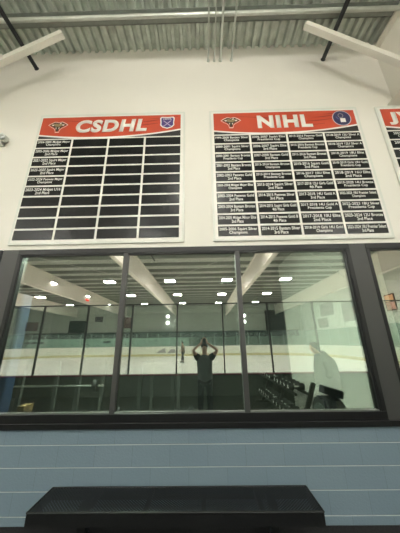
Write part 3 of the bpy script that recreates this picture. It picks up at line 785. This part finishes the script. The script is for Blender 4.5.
# bystander in profile, by the boards at the right
t = thing('person', 'person in dark hooded coat in profile, hands in pockets, mirrored in the right pane', 'person', (2.86, -.05, 0))
t.rotation_euler = (0, 0, math.radians(90))       # faces -x
Vv = [(0, 0, .95, .11), (0, 0, 1.15, .11), (0, .02, 1.36, .11), (0, .06, 1.46, .08), (0, .12, 1.53, .055), (0, .19, 1.60, .066, .075), (0, .20, 1.69, .078, .09), (0, .19, 1.75, .05, .06),
      (.1, 0, .90, .09), (.11, .01, .48, .06), (.11, -.01, .08, .04), (.11, .12, .045, .035, .03), (-.1, 0, .90, .09), (-.11, .01, .48, .06), (-.11, -.01, .08, .04), (-.11, .12, .045, .035, .03),
      (.13, .02, 1.36, .05), (.22, -.02, 1.14, .045), (.15, .07, .98, .03), (-.13, .02, 1.36, .05), (-.22, -.02, 1.14, .045), (-.15, .07, .98, .03), (0, .295, 1.655, .014)]
Ee = [(0, 1), (1, 2), (2, 3), (3, 4), (4, 5), (5, 6), (6, 7), (0, 8), (8, 9), (9, 10), (10, 11), (0, 12), (12, 13), (13, 14), (14, 15), (3, 16), (16, 17), (17, 18), (3, 19), (19, 20), (20, 21), (6, 22)]
hand(Vv, Ee, 18, (.15, .07, .98), (-.2, .1, -1), (-.6, .3, 0), (-.2, 1, .2)); hand(Vv, Ee, 21, (-.15, .07, .98), (.2, .1, -1), (.6, .3, 0), (.2, 1, .2))
skin('body', Vv, Ee, skin_m, t)
head_parts(t, (0, .20, 1.68), 1)
coat = mat('dark_coat', (.02, .024, .023), rough=.9)
loft('coat', [(0, -.02, .55, .24, .25), (0, -.03, .8, .25, .28), (0, -.03, 1.05, .25, .28), (0, -.03, 1.25, .25, .26), (0, -.02, 1.38, .24, .22), (0, .02, 1.47, .18, .17), (0, .07, 1.53, .10, .11)], coat, t)
skin('hood', [(0, -.07, 1.42, .12, .11), (0, .0, 1.52, .11, .10), (0, .05, 1.56, .07, .07)], [(0, 1), (1, 2)], coat, t)
for s in (1, -1):
    skin('sleeve', [(s * .13, .02, 1.40, .14), (s * .25, -.02, 1.14, .10), (s * .19, .07, .99, .085)], [(0, 1), (1, 2)], coat, t)
skin('trousers', [(0, 0, .93, .155, .13), (.1, 0, .85, .105), (.11, .01, .48, .085), (.11, -.01, .08, .075), (-.1, 0, .85, .105), (-.11, .01, .48, .085), (-.11, -.01, .08, .075)],
     [(0, 1), (1, 2), (2, 3), (0, 4), (4, 5), (5, 6)], black_cloth, t)
for s in (1, -1): MB().ball((s * .11, .06, .045), .05, .14, .045).build('shoe', shoe_m, t)

# skater far out on the ice
t = thing('person', 'small skater in a brown jacket standing on the ice, mirrored in the middle pane', 'person', (-1.98, ry(22.7), .012))
t.rotation_euler = (0, 0, math.radians(70))
Vv = [(0, 0, 1.0, .10), (0, 0, 1.18, .10), (0, .03, 1.38, .10), (0, .04, 1.50, .07), (0, .06, 1.57, .052), (0, .08, 1.65, .068, .075), (0, .09, 1.73, .078, .088), (0, .08, 1.79, .05, .06),
      (.1, 0, .95, .085), (.12, .05, .54, .06), (.12, -.03, .12, .04), (.12, .12, .085, .038, .03), (-.1, 0, .95, .085), (-.13, .04, .54, .06), (-.14, .06, .12, .04), (-.14, .2, .085, .038, .03),
      (.19, .03, 1.47, .055), (.26, .0, 1.2, .042), (.22, .2, 1.06, .03), (-.19, .03, 1.47, .055), (-.26, .0, 1.2, .042), (-.22, .2, 1.06, .03), (0, .185, 1.695, .014)]
hand(Vv, Ee2 := [(0, 1), (1, 2), (2, 3), (3, 4), (4, 5), (5, 6), (6, 7), (0, 8), (8, 9), (9, 10), (10, 11), (0, 12), (12, 13), (13, 14), (14, 15), (3, 16), (16, 17), (17, 18), (3, 19), (19, 20), (20, 21), (6, 22)],
     18, (.22, .2, 1.06), (0, 1, -.3), (0, 0, -1), (-1, 0, 0)); hand(Vv, Ee2, 21, (-.22, .2, 1.06), (0, 1, -.3), (0, 0, -1), (1, 0, 0))
skin('body', Vv, Ee2, skin_m, t)
head_parts(t, (0, .09, 1.72), 1)
jk = mat('brown_jacket', (.13, .075, .04), rough=.85)
loft('jacket', [(0, 0, .88, .19, .14), (0, 0, 1.15, .19, .15), (0, .02, 1.35, .21, .15), (0, .03, 1.47, .20, .12), (0, .045, 1.53, .10, .09)], jk, t)
for s in (1, -1): skin('sleeve', [(s * .12, .03, 1.45, .09), (s * .26, .0, 1.2, .068), (s * .225, .17, 1.08, .055)], [(0, 1), (1, 2)], jk, t)
skin('trousers', [(0, 0, .98, .152, .12), (.1, 0, .9, .102), (.12, .05, .54, .08), (.12, -.03, .17, .068), (-.1, 0, .9, .102), (-.13, .04, .54, .08), (-.14, .06, .17, .068)],
     [(0, 1), (1, 2), (2, 3), (0, 4), (4, 5), (5, 6)], black_cloth, t)
for x_, y_ in ((.12, .05), (-.14, .13)):
    s = MB().ball((x_, y_, .095), .048, .14, .055).build('skate', shoe_m, t)
    MB().box(x_ - .003, x_ + .003, y_ - .14, y_ + .14, 0, .05).build('blade', galv, s)
